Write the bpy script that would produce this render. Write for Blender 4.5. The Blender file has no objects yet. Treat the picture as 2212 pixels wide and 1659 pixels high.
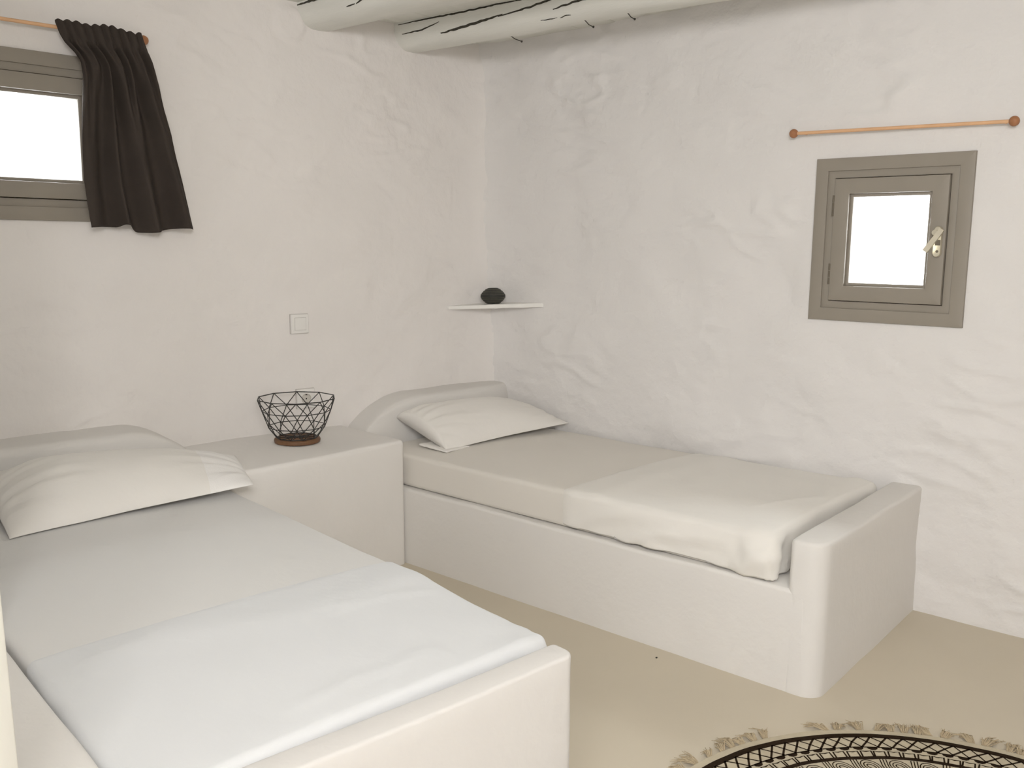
import bpy, bmesh, math, random
from mathutils import Vector, Matrix, noise as mnoise
random.seed(7)
sc = bpy.context.scene
COL = sc.collection
PI = math.pi

# ------------------------------------------------------------------ frames
TH = math.atan(0.125)                      # the left wall is not square to the right one
OL = Vector((0.125, 0, 0))
DL = Vector((-math.sin(TH), -math.cos(TH), 0))   # along the left wall, away from the corner (s)
NL = Vector((math.cos(TH), -math.sin(TH), 0))    # out of the left wall (n)
def L(s, n, z):
    return OL + DL * s + NL * n + Vector((0, 0, z))
ROT_L = PI / 2 - TH
def M_left(s, z, n=0):
    """frame on the left wall: x to the right as seen from the room, y into the wall, z up"""
    return Matrix.Translation(L(s, n, z)) @ Matrix.Rotation(ROT_L, 4, 'Z')
def M_right(x, z, y=0):
    return Matrix.Translation((x, y, z))

# ------------------------------------------------------------------ materials
GAMMA = 1.2                                 # soft view gamma, as a phone flattens contrast
def lin(c):
    c /= 255.0
    return c / 12.92 if c <= 0.04045 else ((c + 0.055) / 1.055) ** 2.4
def rgb(r, g, b, k=1.0):
    return tuple(min(lin(q) ** GAMMA * k * 1.08, 1) for q in (r, g, b)) + (1,)

def mat(name, col, rough=0.8, var=0.0, var_scale=3.0, bump=0.0, bump_scale=60.0, bump2=0.0, bump2_scale=8.0,
        metallic=0.0, spec=0.3, dist=0.004, stretch=(1, 1, 1), sheen=0.0):
    m = bpy.data.materials.new(name)
    m.use_nodes = True
    nt = m.node_tree
    b = nt.nodes['Principled BSDF']
    b.inputs['Roughness'].default_value = rough
    b.inputs['Metallic'].default_value = metallic
    b.inputs['Specular IOR Level'].default_value = spec
    if sheen:
        b.inputs['Sheen Weight'].default_value = sheen
    tc = nt.nodes.new('ShaderNodeTexCoord')
    mp = nt.nodes.new('ShaderNodeMapping')
    mp.inputs['Scale'].default_value = stretch
    nt.links.new(tc.outputs['Object'], mp.inputs['Vector'])
    if var:
        n = nt.nodes.new('ShaderNodeTexNoise')
        n.inputs['Scale'].default_value = var_scale
        n.inputs['Detail'].default_value = 3
        r = nt.nodes.new('ShaderNodeValToRGB')
        r.color_ramp.elements[0].position = 0.3
        r.color_ramp.elements[1].position = 0.7
        r.color_ramp.elements[0].color = tuple(c * (1 - var) for c in col[:3]) + (1,)
        r.color_ramp.elements[1].color = tuple(min(c * (1 + var), 1) for c in col[:3]) + (1,)
        nt.links.new(mp.outputs[0], n.inputs['Vector'])
        nt.links.new(n.outputs['Fac'], r.inputs['Fac'])
        nt.links.new(r.outputs['Color'], b.inputs['Base Color'])
    else:
        b.inputs['Base Color'].default_value = col
    last = None
    for st, s in ((bump2, bump2_scale), (bump, bump_scale)):
        if st:
            n = nt.nodes.new('ShaderNodeTexNoise')
            n.inputs['Scale'].default_value = s
            n.inputs['Detail'].default_value = 3
            nt.links.new(mp.outputs[0], n.inputs['Vector'])
            bp = nt.nodes.new('ShaderNodeBump')
            bp.inputs['Strength'].default_value = st
            bp.inputs['Distance'].default_value = dist
            nt.links.new(n.outputs['Fac'], bp.inputs['Height'])
            if last:
                nt.links.new(last.outputs['Normal'], bp.inputs['Normal'])
            last = bp
    if last:
        nt.links.new(last.outputs['Normal'], b.inputs['Normal'])
    return m

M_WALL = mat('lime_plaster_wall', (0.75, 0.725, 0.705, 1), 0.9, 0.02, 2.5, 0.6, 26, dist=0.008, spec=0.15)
M_WALLL = mat('lightened_left_wall_plaster', (0.81, 0.772, 0.742, 1), 0.9, 0.02, 2.5, 0.5, 26, dist=0.008, spec=0.15)  # same wall plaster, colour lightened to make up for weak light here
M_EARTH = mat('bounce_cutting_plaster', (0.42, 0.36, 0.28, 1), 0.9, 0.03, 3)  # unseen end wall, coloured darker to cut the light it bounces back
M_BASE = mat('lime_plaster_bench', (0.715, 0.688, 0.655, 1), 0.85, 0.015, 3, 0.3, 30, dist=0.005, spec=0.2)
M_NIGHT = mat('lightened_block_plaster', (0.78, 0.752, 0.72, 1), 0.85, 0.015, 3, 0.3, 30, dist=0.005, spec=0.2)  # bench plaster in a paler copy, standing in for light missing on top
M_BASEL = mat('dimmed_foot_plaster', (0.66, 0.635, 0.61, 1), 0.85, 0.015, 3, 0.3, 30, dist=0.005, spec=0.2)  # bench plaster in a darker copy, offsetting strong light on the left footboard
M_FLOOR = mat('polished_cement', (0.56, 0.49, 0.375, 1), 0.55, 0.035, 2.2, 0.12, 60, spec=0.3, dist=0.002)
M_CEIL = mat('whitewashed_boards', (0.74, 0.735, 0.675, 1), 0.85, 0.03, 4, 0.3, 30, stretch=(4, 1, 1), spec=0.15)
M_BEAM = mat('whitewashed_beam', (0.75, 0.745, 0.69, 1), 0.85, 0.04, 5, 0.35, 40, stretch=(1, 5, 5), spec=0.15)
M_CRACK = mat('crack_shadow_wood', (0.035, 0.032, 0.024, 1), 0.95)
M_SHEET = mat('white_cotton_sheet', (0.685, 0.674, 0.658, 1), 0.9, 0.01, 4, 0.25, 40, spec=0.1, dist=0.003, sheen=0.1)
M_SHEETL = mat('daylight_tinted_cotton_sheet', (0.675, 0.685, 0.70, 1), 0.9, 0.01, 4, 0.25, 40, spec=0.1, dist=0.003, sheen=0.1)  # cool tint in the colour stands in for bluish daylight
M_SHEETR = mat('cream_cotton_sheet', (0.80, 0.77, 0.72, 1), 0.9, 0.01, 4, 0.25, 40, spec=0.1, dist=0.003, sheen=0.1)
M_MATR = mat('ecru_fitted_sheet', (0.715, 0.675, 0.615, 1), 0.9, 0.01, 4, 0.2, 40, spec=0.1, dist=0.003, sheen=0.1)
M_PILLOW = mat('white_pillowcase', (0.83, 0.80, 0.755, 1), 0.9, 0.01, 5, 0.25, 40, spec=0.1, dist=0.003, sheen=0.1)
M_FLAP = mat('crisp_white_pillowcase_end', (0.88, 0.86, 0.84, 1), 0.9, 0.01, 5, 0.2, 200, spec=0.1)
M_FRAME = mat('taupe_painted_wood', rgb(136, 129, 119, 1.2), 0.5, 0.03, 6, 0.1, 80, spec=0.3, dist=0.001)
M_FRAMED = mat('taupe_painted_wood_groove', rgb(100, 92, 80, 1.2), 0.6)
M_CURT = mat('charcoal_cotton', rgb(60, 54, 50, 1.3), 0.95, 0.06, 8, 0.3, 500, spec=0.1, dist=0.001)
M_ROD = mat('copper_toned_rod', rgb(200, 160, 124, 1.3), 0.5, 0.05, 20, spec=0.3)
M_KNOB = mat('turned_wood_knob', rgb(150, 104, 72, 1.2), 0.55, 0.08, 30, spec=0.3)
M_WIRE = mat('black_wire', (0.012, 0.011, 0.01, 1), 0.5, spec=0.4)
M_WOOD = mat('brown_stained_wood', rgb(112, 82, 58, 1.05), 0.6, 0.12, 25, 0.1, 60, stretch=(1, 6, 1))
M_BLACK = mat('black_woven_ceramic', (0.018, 0.018, 0.015, 1), 0.65, spec=0.3)
M_DOTS = mat('grey_dotted_relief', (0.12, 0.115, 0.09, 1), 0.7)
M_PLASTIC = mat('white_switch_plastic', (0.82, 0.80, 0.765, 1), 0.25, spec=0.5)
M_PLASTG = mat('socket_inner_plastic', (0.55, 0.52, 0.47, 1), 0.3, spec=0.5)
M_DARK = mat('dark_recess', (0.03, 0.027, 0.022, 1), 0.8)
M_GROOVE = mat('thin_grey_gap', (0.50, 0.47, 0.44, 1), 0.8)
M_STEEL = mat('brushed_nickel', rgb(205, 198, 180, 1.0), 0.35, metallic=0.6, spec=0.5)
M_RUG = mat('oatmeal_cotton_rug', rgb(178, 168, 148, 1.18), 0.95, 0.06, 40, 0.4, 300, spec=0.05, dist=0.002)
M_RUGB = mat('dark_brown_print', rgb(44, 34, 24, 1.1), 0.95, 0.15, 60, 0.4, 300, spec=0.05, dist=0.002)
M_TASSEL = mat('raw_cotton_fringe', rgb(172, 157, 132, 1.1), 0.95, 0.15, 120, spec=0.05)
M_JAMB = mat('cream_door_lining', (0.93, 0.91, 0.84, 1), 0.8, 0.01, 4, 0.15, 40, spec=0.2)
M_SHELF = mat('white_painted_shelf', (0.86, 0.84, 0.80, 1), 0.8, 0.01, 6, 0.2, 50, spec=0.2)

def glass_mat():
    m = bpy.data.materials.new('clear_window_glass')
    m.use_nodes = True
    nt = m.node_tree
    for n in list(nt.nodes):
        nt.nodes.remove(n)
    o = nt.nodes.new('ShaderNodeOutputMaterial')
    mx = nt.nodes.new('ShaderNodeMixShader')
    t = nt.nodes.new('ShaderNodeBsdfTransparent')
    t.inputs[0].default_value = (0.97, 0.98, 0.97, 1)
    g = nt.nodes.new('ShaderNodeBsdfGlossy')
    g.inputs['Roughness'].default_value = 0.02
    f = nt.nodes.new('ShaderNodeFresnel')
    f.inputs['IOR'].default_value = 1.3
    nt.links.new(f.outputs[0], mx.inputs[0])
    nt.links.new(t.outputs[0], mx.inputs[1])
    nt.links.new(g.outputs[0], mx.inputs[2])
    nt.links.new(mx.outputs[0], o.inputs[0])
    return m
M_GLASS = glass_mat()

# ------------------------------------------------------------------ object helpers
def obj(name, bm, mats, parent=None, matrix=None, smooth=True, angle=40):
    me = bpy.data.meshes.new(name)
    bmesh.ops.recalc_face_normals(bm, faces=bm.faces)
    bm.to_mesh(me)
    bm.free()
    o = bpy.data.objects.new(name, me)
    COL.objects.link(o)
    for m in (mats if isinstance(mats, (list, tuple)) else [mats]):
        me.materials.append(m)
    if smooth:
        me.polygons.foreach_set('use_smooth', [True] * len(me.polygons))
        if angle < 180:
            me.set_sharp_from_angle(angle=math.radians(angle))
    if parent:
        o.parent = parent
    if matrix is not None:
        o.matrix_local = matrix
    return o

def tag(o, label, cat, group=None, kind=None):
    if label: o['label'] = label
    if cat: o['category'] = cat
    if group: o['group'] = group
    if kind: o['kind'] = kind
    return o

def thing(name, label, cat, matrix=None, group=None):
    o = bpy.data.objects.new(name, None)
    o.empty_display_size = 0.05
    COL.objects.link(o)
    if matrix is not None:
        o.matrix_world = matrix
    return tag(o, label, cat, group)

def struct(name, bm, m, smooth=True, angle=60, label=None):
    o = obj(name, bm, m, smooth=smooth, angle=angle)
    o['kind'] = 'structure'
    if label: o['label'] = label
    return o

def fbm(p, oct=4):
    v, a = 0.0, 1.0
    q = Vector(p)
    for _ in range(oct):
        v += a * mnoise.noise(q)
        q = q * 2.03 + Vector((17.1, 3.3, 9.7))
        a *= 0.5
    return v

def add_box(bm, x0, x1, y0, y1, z0, z1, bev=0.0, seg=2):
    g = bmesh.ops.create_cube(bm, size=1)
    vs = g['verts']
    bmesh.ops.scale(bm, vec=(x1 - x0, y1 - y0, z1 - z0), verts=vs)
    bmesh.ops.translate(bm, vec=((x0 + x1) / 2, (y0 + y1) / 2, (z0 + z1) / 2), verts=vs)
    if bev > 0:
        es = list({e for v in vs for e in v.link_edges})
        bmesh.ops.bevel(bm, geom=es, offset=bev, segments=seg, affect='EDGES', profile=0.5)

def add_tube(bm, pts, r, n=8, cap=True, mi=0):
    pts = [Vector(p) for p in pts]
    rs = r if isinstance(r, (list, tuple)) else [r] * len(pts)
    rings = []
    up = Vector((0.13, 0.21, 0.97)).normalized()
    for i, p in enumerate(pts):
        d = (pts[min(i + 1, len(pts) - 1)] - pts[max(i - 1, 0)]).normalized()
        a = d.cross(up)
        if a.length < 1e-3: a = d.cross(Vector((1, 0, 0)))
        a.normalize()
        b = d.cross(a)
        rings.append([bm.verts.new(p + (a * math.cos(2 * PI * k / n) + b * math.sin(2 * PI * k / n)) * rs[i]) for k in range(n)])
    fs = []
    for A, B in zip(rings, rings[1:]):
        for k in range(n):
            fs.append(bm.faces.new((A[k], A[(k + 1) % n], B[(k + 1) % n], B[k])))
    if cap:
        fs.append(bm.faces.new(rings[0][::-1])); fs.append(bm.faces.new(rings[-1]))
    for f in fs: f.material_index = mi

def add_lathe(bm, prof, n=32, center=(0, 0, 0)):
    cx, cy, cz = center
    rings = []
    for r, z in prof:
        if r < 1e-6:
            rings.append([bm.verts.new((cx, cy, cz + z))])
        else:
            rings.append([bm.verts.new((cx + r * math.cos(2 * PI * k / n), cy + r * math.sin(2 * PI * k / n), cz + z)) for k in range(n)])
    for A, B in zip(rings, rings[1:]):
        for k in range(n):
            k2 = (k + 1) % n
            if len(A) == 1 and len(B) == 1: continue
            if len(A) == 1: bm.faces.new((A[0], B[k2], B[k]))
            elif len(B) == 1: bm.faces.new((A[k], A[k2], B[0]))
            else: bm.faces.new((A[k], A[k2], B[k2], B[k]))

def add_sphere(bm, c, r, n=12):
    prof = [(r * math.sin(PI * i / n), -r * math.cos(PI * i / n)) for i in range(n + 1)]
    prof[0] = (0, -r); prof[-1] = (0, r)
    add_lathe(bm, prof, 2 * n, c)

def ring_prism(bm, o, i, y0, y1, bev=0.0):
    """a rectangular picture-frame prism, outer and inner (x0,x1,z0,z1), from depth y0 to y1"""
    def loop(q, y): return [bm.verts.new((q[0], y, q[2])), bm.verts.new((q[1], y, q[2])), bm.verts.new((q[1], y, q[3])), bm.verts.new((q[0], y, q[3]))]
    a, b, c, d = loop(o, y0), loop(i, y0), loop(i, y1), loop(o, y1)
    fs = []
    for P, Q in ((a, b), (b, c), (c, d), (d, a)):
        for k in range(4):
            fs.append(bm.faces.new((P[k], P[(k + 1) % 4], Q[(k + 1) % 4], Q[k])))
    if bev:
        es = list({e for f in fs for e in f.edges if len(set(round(v.co.y, 5) for v in e.verts)) == 1})
        bmesh.ops.bevel(bm, geom=es, offset=bev, segments=2, affect='EDGES', profile=0.5)

def rounded_block(dims, r, step, fn=None, keep=None):
    """box x,y,z in [0,dx]x[0,dy]x[0,dz] with rounded edges as a dense grid mesh. fn maps the point (box space) to its place."""
    dx, dy, dz = dims
    h = Vector((dx / 2, dy / 2, dz / 2))
    bm = bmesh.new()
    def cuts(d):
        n = max(1, int((d - 2 * r) / step))
        inner = [r + (d - 2 * r) * k / n for k in range(n + 1)]
        e = [r * (1 - math.cos(PI / 2 * k / 4)) for k in range(4)]
        e = [r * k / 4 for k in range(4)]
        return e + inner + [d - q for q in reversed(e)]
    xs, ys, zs = cuts(dx), cuts(dy), cuts(dz)
    cache = {}
    def vert(i, j, k):
        key = (i, j, k)
        if key in cache: return cache[key]
        p = Vector((xs[i], ys[j], zs[k])) - h
        q = Vector((max(-(h.x - r), min(h.x - r, p.x)), max(-(h.y - r), min(h.y - r, p.y)), max(-(h.z - r), min(h.z - r, p.z))))
        d = p - q
        if d.length > 1e-9:
            # map cube corner zone to a rounded zone
            m = max(abs(d.x), abs(d.y), abs(d.z))
            d = d.normalized() * m
        p = q + d + h
        n = d.normalized() if d.length > 1e-9 else Vector((0, 0, 1))
        v = bm.verts.new(fn(p, n) if fn else p)
        cache[key] = v
        return v
    nx, ny, nz = len(xs) - 1, len(ys) - 1, len(zs) - 1
    def quad(a, b, c, d):
        mid = [0.25 * sum(t) for t in zip(*[(xs[q[0]], ys[q[1]], zs[q[2]]) for q in (a, b, c, d)])]
        if keep and not keep(mid): return
        bm.faces.new([vert(*q) for q in (a, b, c, d)])
    for i in range(nx):
        for j in range(ny):
            quad((i, j, nz), (i + 1, j, nz), (i + 1, j + 1, nz), (i, j + 1, nz))
            quad((i, j, 0), (i, j + 1, 0), (i + 1, j + 1, 0), (i + 1, j, 0))
    for i in range(nx):
        for k in range(nz):
            quad((i, 0, k), (i + 1, 0, k), (i + 1, 0, k + 1), (i, 0, k + 1))
            quad((i, ny, k), (i, ny, k + 1), (i + 1, ny, k + 1), (i + 1, ny, k))
    for j in range(ny):
        for k in range(nz):
            quad((0, j, k), (0, j, k + 1), (0, j + 1, k + 1), (0, j + 1, k))
            quad((nx, j, k), (nx, j + 1, k), (nx, j + 1, k + 1), (nx, j, k + 1))
    return bm

def quadmap(p00, p10, p11, p01, dims):
    """box x,y -> bilinear quad (2D points), z kept"""
    P = [Vector((q[0], q[1])) for q in (p00, p10, p11, p01)]
    def f(p):
        u, v = p.x / dims[0], p.y / dims[1]
        q = P[0] * (1 - u) * (1 - v) + P[1] * u * (1 - v) + P[2] * u * v + P[3] * (1 - u) * v
        return Vector((q.x, q.y, p.z))
    return f

def lumpy(amp, sc_, seed=0.0):
    def f(P):
        o = Vector((seed, seed * 1.7, seed * 0.3))
        return Vector((fbm(P * sc_ + o, 3), fbm(P * sc_ + o + Vector((50, 0, 0)), 3), fbm(P * sc_ + o + Vector((0, 50, 0)), 3))) * amp
    return f

# ------------------------------------------------------------------ walls
RW = dict(x0=1.742, x1=2.286, z0=1.043, z1=1.634)          # right window, outer frame
LW = dict(s0=1.765, s1=2.335, z0=1.374, z1=1.930)          # left window

def smooth01(t): t = max(0, min(1, t)); return t * t * (3 - 2 * t)
def plaster_relief(a, z, seed, strength):
    """lime-washed rubble wall: broad swell, stone humps, thin trowel ridges"""
    d = 0.018 * fbm((a * 1.1 + seed, z * 1.3, seed), 2)
    d += 0.010 * strength * fbm((a * 4.2 + seed, z * 6.5, 3 + seed), 3)
    r = 1 - abs(mnoise.noise(Vector((a * 4.0 + 7 + seed, z * 11.0 + a * 2, seed))))
    gate = smooth01((mnoise.noise(Vector((a * 2.3 + seed, z * 2.6, 11))) + 0.05) * 2.2)
    d += 0.012 * strength * gate * max(0, r - 0.80) / 0.20
    w = mnoise.cell(Vector((a * 5.0 + 0.4 * mnoise.noise(Vector((a * 3, z * 3, seed))), z * 8.0 + 0.5 * mnoise.noise(Vector((a * 4, z * 4, 5 + seed))), seed)))
    d += 0.0016 * strength * w
    # overlapping skins of limewash: soft steps
    q = Vector((a * 2.6 + seed * 3 + 0.25 * mnoise.noise(Vector((a * 7, z * 9, seed))), z * 5.2 + 0.3 * mnoise.noise(Vector((a * 6, z * 8, seed + 4))), 2.5))
    d += 0.0026 * strength * math.tanh(mnoise.noise(q) * 14)
    # sparse thin crevices between the stones
    wx = 0.35 * mnoise.noise(Vector((a * 5, z * 6, seed + 9)))
    g = 1 - abs(mnoise.noise(Vector((a * 3.3 + wx + seed * 2, z * 9.5 + wx * 2 + 0.6 * math.sin(a * 2), 7))))
    gate = smooth01((mnoise.noise(Vector((a * 5.5 + seed, z * 6.5, 21))) - 0.12) * 4.5)
    d -= 0.0055 * strength * gate * smooth01((g - 0.93) / 0.07)
    return d

def hole_mask(a, z, rect, m=0.10):
    dx = max(rect[0] - a, 0, a - rect[1]); dz = max(rect[2] - z, 0, z - rect[3])
    return smooth01(math.hypot(dx, dz) / m)

def wall_mesh(a0, a1, z0, z1, step, place, seed, strength, hole=None, calm=()):
    bm = bmesh.new()
    na, nz = int((a1 - a0) / step), int((z1 - z0) / step)
    aa = [a0 + (a1 - a0) * i / na for i in range(na + 1)]
    zz = [z0 + (z1 - z0) * i / nz for i in range(nz + 1)]
    if hole:                                        # snap grid lines to the opening
        for arr, lo, hi in ((aa, hole[0], hole[1]), (zz, hole[2], hole[3])):
            for t in (lo, hi):
                i = min(range(len(arr)), key=lambda k: abs(arr[k] - t)); arr[i] = t
    V = []
    for z in zz:
        row = []
        for a in aa:
            d = plaster_relief(a, z, seed, strength)
            for c in calm:
                d *= hole_mask(a, z, c)
            row.append(bm.verts.new(place(a, z, d)))
        V.append(row)
    for j in range(nz):
        for i in range(na):
            am, zm = (aa[i] + aa[i + 1]) / 2, (zz[j] + zz[j + 1]) / 2
            if hole and hole[0] < am < hole[1] and hole[2] < zm < hole[3]: continue
            bm.faces.new((V[j][i], V[j][i + 1], V[j + 1][i + 1], V[j + 1][i]))
    return bm

CEIL_Z = 2.257
# right wall: plane y = 0, facing -y
hr = (RW['x0'] + 0.02, RW['x1'] - 0.02, RW['z0'] + 0.02, RW['z1'] - 0.02)
def lean_of(a, z): return -0.085 * smooth01((0.9 - a) / 0.9) * max(0.0, (z - 0.75) / 1.5)
def cove(t, R=0.13):
    t = max(t, 0.0)
    return 0.045 * math.exp(-t / 0.065) if t < 0.5 else 0.0
def place_r(a, z, d):
    d = max(d, -0.02) + cove(a - (0.125 + lean_of(0, z)))
    return (a, -d, z)
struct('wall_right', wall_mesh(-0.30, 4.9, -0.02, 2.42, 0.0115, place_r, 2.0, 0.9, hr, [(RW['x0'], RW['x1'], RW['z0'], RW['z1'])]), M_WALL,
       label='rough white lime plastered wall with the small square window', angle=180)
hl = (LW['s0'] + 0.02, LW['s1'] - 0.02, LW['z0'] + 0.02, LW['z1'] - 0.02)
def place_l(a, z, d):
    lean = lean_of(a, z) + cove(a)   # the corner is rounded and leans outwards towards the ceiling
    rr = math.hypot(a - 1.09, z - 2.17)
    disc = 0.012 * smooth01((0.075 - rr) / 0.015)                            # plastered-over pole end
    return L(a, d + lean + disc, z)
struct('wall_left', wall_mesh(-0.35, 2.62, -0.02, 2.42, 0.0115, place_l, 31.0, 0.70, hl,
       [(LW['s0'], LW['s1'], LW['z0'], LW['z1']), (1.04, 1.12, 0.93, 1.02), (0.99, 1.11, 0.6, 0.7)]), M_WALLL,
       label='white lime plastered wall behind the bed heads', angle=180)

# stub wall beside the left bed
def box_in_left(s0, s1, n0, n1, z0, z1, r, step, amp, seed, sc_=2.2):
    dims = (s1 - s0, n1 - n0, z1 - z0)
    lf = lumpy(amp, sc_, seed)
    def fn(p, n):
        P = L(s0 + p.x, n0 + p.y, z0 + p.z)
        return P + lf(P)
    return rounded_block(dims, r, step, fn)
struct('wall_stub', box_in_left(2.535, 2.75, -0.05, 1.345, -0.02, 2.35, 0.03, 0.08, 0.006, 4.0), M_WALL,
       label='end of the white wall at the left of the bed', angle=180)

# floor
bm = bmesh.new()
add_box(bm, -0.4, 4.95, -5.0, 0.1, -0.08, 0.0)
struct('floor', bm, M_FLOOR, smooth=False, label='beige polished cement floor')

# ceiling of boards, running with the y axis over the beams
bm = bmesh.new()
rn = random.Random(3)
x = -0.5
while x < 4.95:
    w = 0.187
    dz = rn.uniform(0, 0.003)
    add_box(bm, x + 0.0012, x + w - 0.0012, -5.0, 0.12, CEIL_Z + dz, CEIL_Z + 0.02, 0.002, 1)
    x += w
add_box(bm, -0.5, 4.95, -5.0, 0.12, CEIL_Z + 0.015, CEIL_Z + 0.05)
struct('ceiling', bm, M_CEIL, smooth=False, label='whitewashed board ceiling between the beams')

# walls behind the camera, with an assumed doorway opened up for the added lamp
bm = bmesh.new()
add_box(bm, 4.85, 4.95, -4.3, 0.1, -0.02, 2.35)
struct('wall_end', bm, M_EARTH, smooth=False)
bm = bmesh.new()
DW = (2.9, 4.5, 2.12)
add_box(bm, -0.4, DW[0], -3.90, -3.80, -0.02, 2.35)
add_box(bm, DW[1], 4.95, -3.90, -3.80, -0.02, 2.35)
add_box(bm, DW[0], DW[1], -3.90, -3.80, DW[2], 2.35)
struct('wall_front', bm, M_WALL, smooth=False)
bm = bmesh.new()
add_box(bm, -0.5, -0.4, -5.0, -2.3, -0.02, 2.35)
struct('wall_back', bm, M_WALL, smooth=False)

# ------------------------------------------------------------------ ceiling beams (half-sunk whitewashed logs with cracks)
def beam_section(phi, ry, rz, e=2.8):
    c, s = math.cos(phi), math.sin(phi)
    return (ry * math.copysign(abs(c) ** (2 / e), c), rz * math.copysign(abs(s) ** (2 / e), s))

def make_beam(name, label, x0, x1, yc, slope, zc, ry, rz, cracks, seed):
    bm = bmesh.new()
    n, m = 90, 40
    def surf(x, phi, off=0.0):
        y, z = beam_section(phi, ry, rz)
        k = 1 + 0.05 * fbm((x * 2.2 + seed, math.cos(phi) * 1.2, math.sin(phi) * 1.2), 3)
        l = math.hypot(y, z)
        k += off / l
        return Vector((x, yc + slope * x + y * k, zc + z * k))
    rings = []
    for i in range(n + 1):
        x = x0 + (x1 - x0) * i / n
        rings.append([bm.verts.new(surf(x, 2 * PI * j / m)) for j in range(m)])
    for A, B in zip(rings, rings[1:]):
        for j in range(m):
            bm.faces.new((A[j], A[(j + 1) % m], B[(j + 1) % m], B[j]))
    bm.faces.new(rings[0][::-1]); bm.faces.new(rings[-1])
    o = struct(name, bm, M_BEAM, angle=180, label=label)
    # cracks: thin dark slivers following the front of the log
    def phi_at(x, z):
        best = None
        for j in range(0, 181):
            ph = PI + PI * 0.5 * j / 180 if True else 0
            p = surf(x, ph)
            if best is None or abs(p.z - z) < best[0]: best = (abs(p.z - z), ph)
        for j in range(0, 91):
            ph = PI - PI * 0.5 * j / 90
            p = surf(x, ph)
            if abs(p.z - z) < best[0]: best = (abs(p.z - z), ph)
        return best[1]
    for path, w in cracks:
        cb = bmesh.new()
        pts = []
        for (xa, za), (xb, zb) in zip(path, path[1:]):
            k = max(2, int(abs(xb - xa) / 0.008))
            for t in range(k):
                pts.append((xa + (xb - xa) * t / k, za + (zb - za) * t / k))
        pts.append(path[-1])
        prev = None
        for q, (x, z) in enumerate(pts):
            t = q / (len(pts) - 1)
            ww = w * (0.25 + 0.75 * math.sin(PI * min(max(t, 0.03), 0.97)) ** 0.6) * (1 + 0.5 * mnoise.noise(Vector((x * 60, seed, 1))))
            z += 0.0025 * mnoise.noise(Vector((x * 35, seed, 5)))
            a = surf(x, phi_at(x, z - ww / 2), 0.0012); b = surf(x, phi_at(x, z + ww / 2), 0.0012)
            a.z = z - ww / 2; b.z = z + ww / 2
            va, vb = bm_v(cb, a), bm_v(cb, b)
            if prev: cb.faces.new((prev[0], va, vb, prev[1]))
            prev = (va, vb)
        c = obj('crack', cb, M_CRACK, o)
    return o
def bm_v(bm, p): return bm.verts.new(p)

make_beam('ceiling_beam', 'whitewashed log beam with long dark cracks, nearest the right wall', -0.1, 4.85, -0.47, 0.042, CEIL_Z + 0.005, 0.098, 0.108, [
    ([(0.065, 2.249), (0.25, 2.251), (0.44, 2.250), (0.62, 2.252), (0.8, 2.250)], 0.007),
    ([(0.082, 2.209), (0.199, 2.211), (0.306, 2.229)], 0.006),
    ([(0.300, 2.186), (0.471, 2.197), (0.645, 2.211)], 0.010),
    ([(0.620, 2.206), (0.778, 2.218), (0.887, 2.232), (1.1, 2.24)], 0.0075),
    ([(0.885, 2.196), (0.972, 2.206), (1.12, 2.216)], 0.008),
    ([(0.812, 2.168), (0.889, 2.170)], 0.003),
    ([(0.899, 2.168), (0.952, 2.172)], 0.003)], 1.0)
make_beam('ceiling_beam', 'whitewashed log beam over the light switch, second from the right wall', -0.15, 4.85, -0.945, 0.03, CEIL_Z + 0.005, 0.100, 0.096, [
    ([(-0.01, 2.247), (0.04, 2.249), (0.12, 2.250), (0.3, 2.251)], 0.010),
    ([(0.283, 2.200), (0.335, 2.203)], 0.005),
    ([(0.340, 2.202), (0.373, 2.211), (0.42, 2.217)], 0.007)], 5.0)

# nails in the nearer beam
for (x, y, z, d) in ((0.600, -0.450, 2.149, 0.074), (0.978, -0.440, 2.149, 0.044), (1.168, -0.435, 2.149, 0.036)):
    bm = bmesh.new()
    add_tube(bm, [(0, -0.004, 0.010), (0.004, d * 0.45, -0.004), (0.007, d, -0.008)], 0.0019, 8)
    add_tube(bm, [(0.007, d - 0.001, -0.008), (0.0073, d + 0.002, -0.0083)], 0.0044, 10)
    o = obj('nail', bm, M_DARK, matrix=Matrix.Translation((x, y, z)))
    if x < 0.7: lab = 'longest dark nail bent under the cracked ceiling beam, furthest left'
    elif x < 1.1: lab = 'short dark nail under the cracked beam, middle one of three'
    else: lab = 'shortest dark nail under the cracked beam, furthest right'
    tag(o, lab, 'nail', 'bent nails under the ceiling beam')

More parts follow.
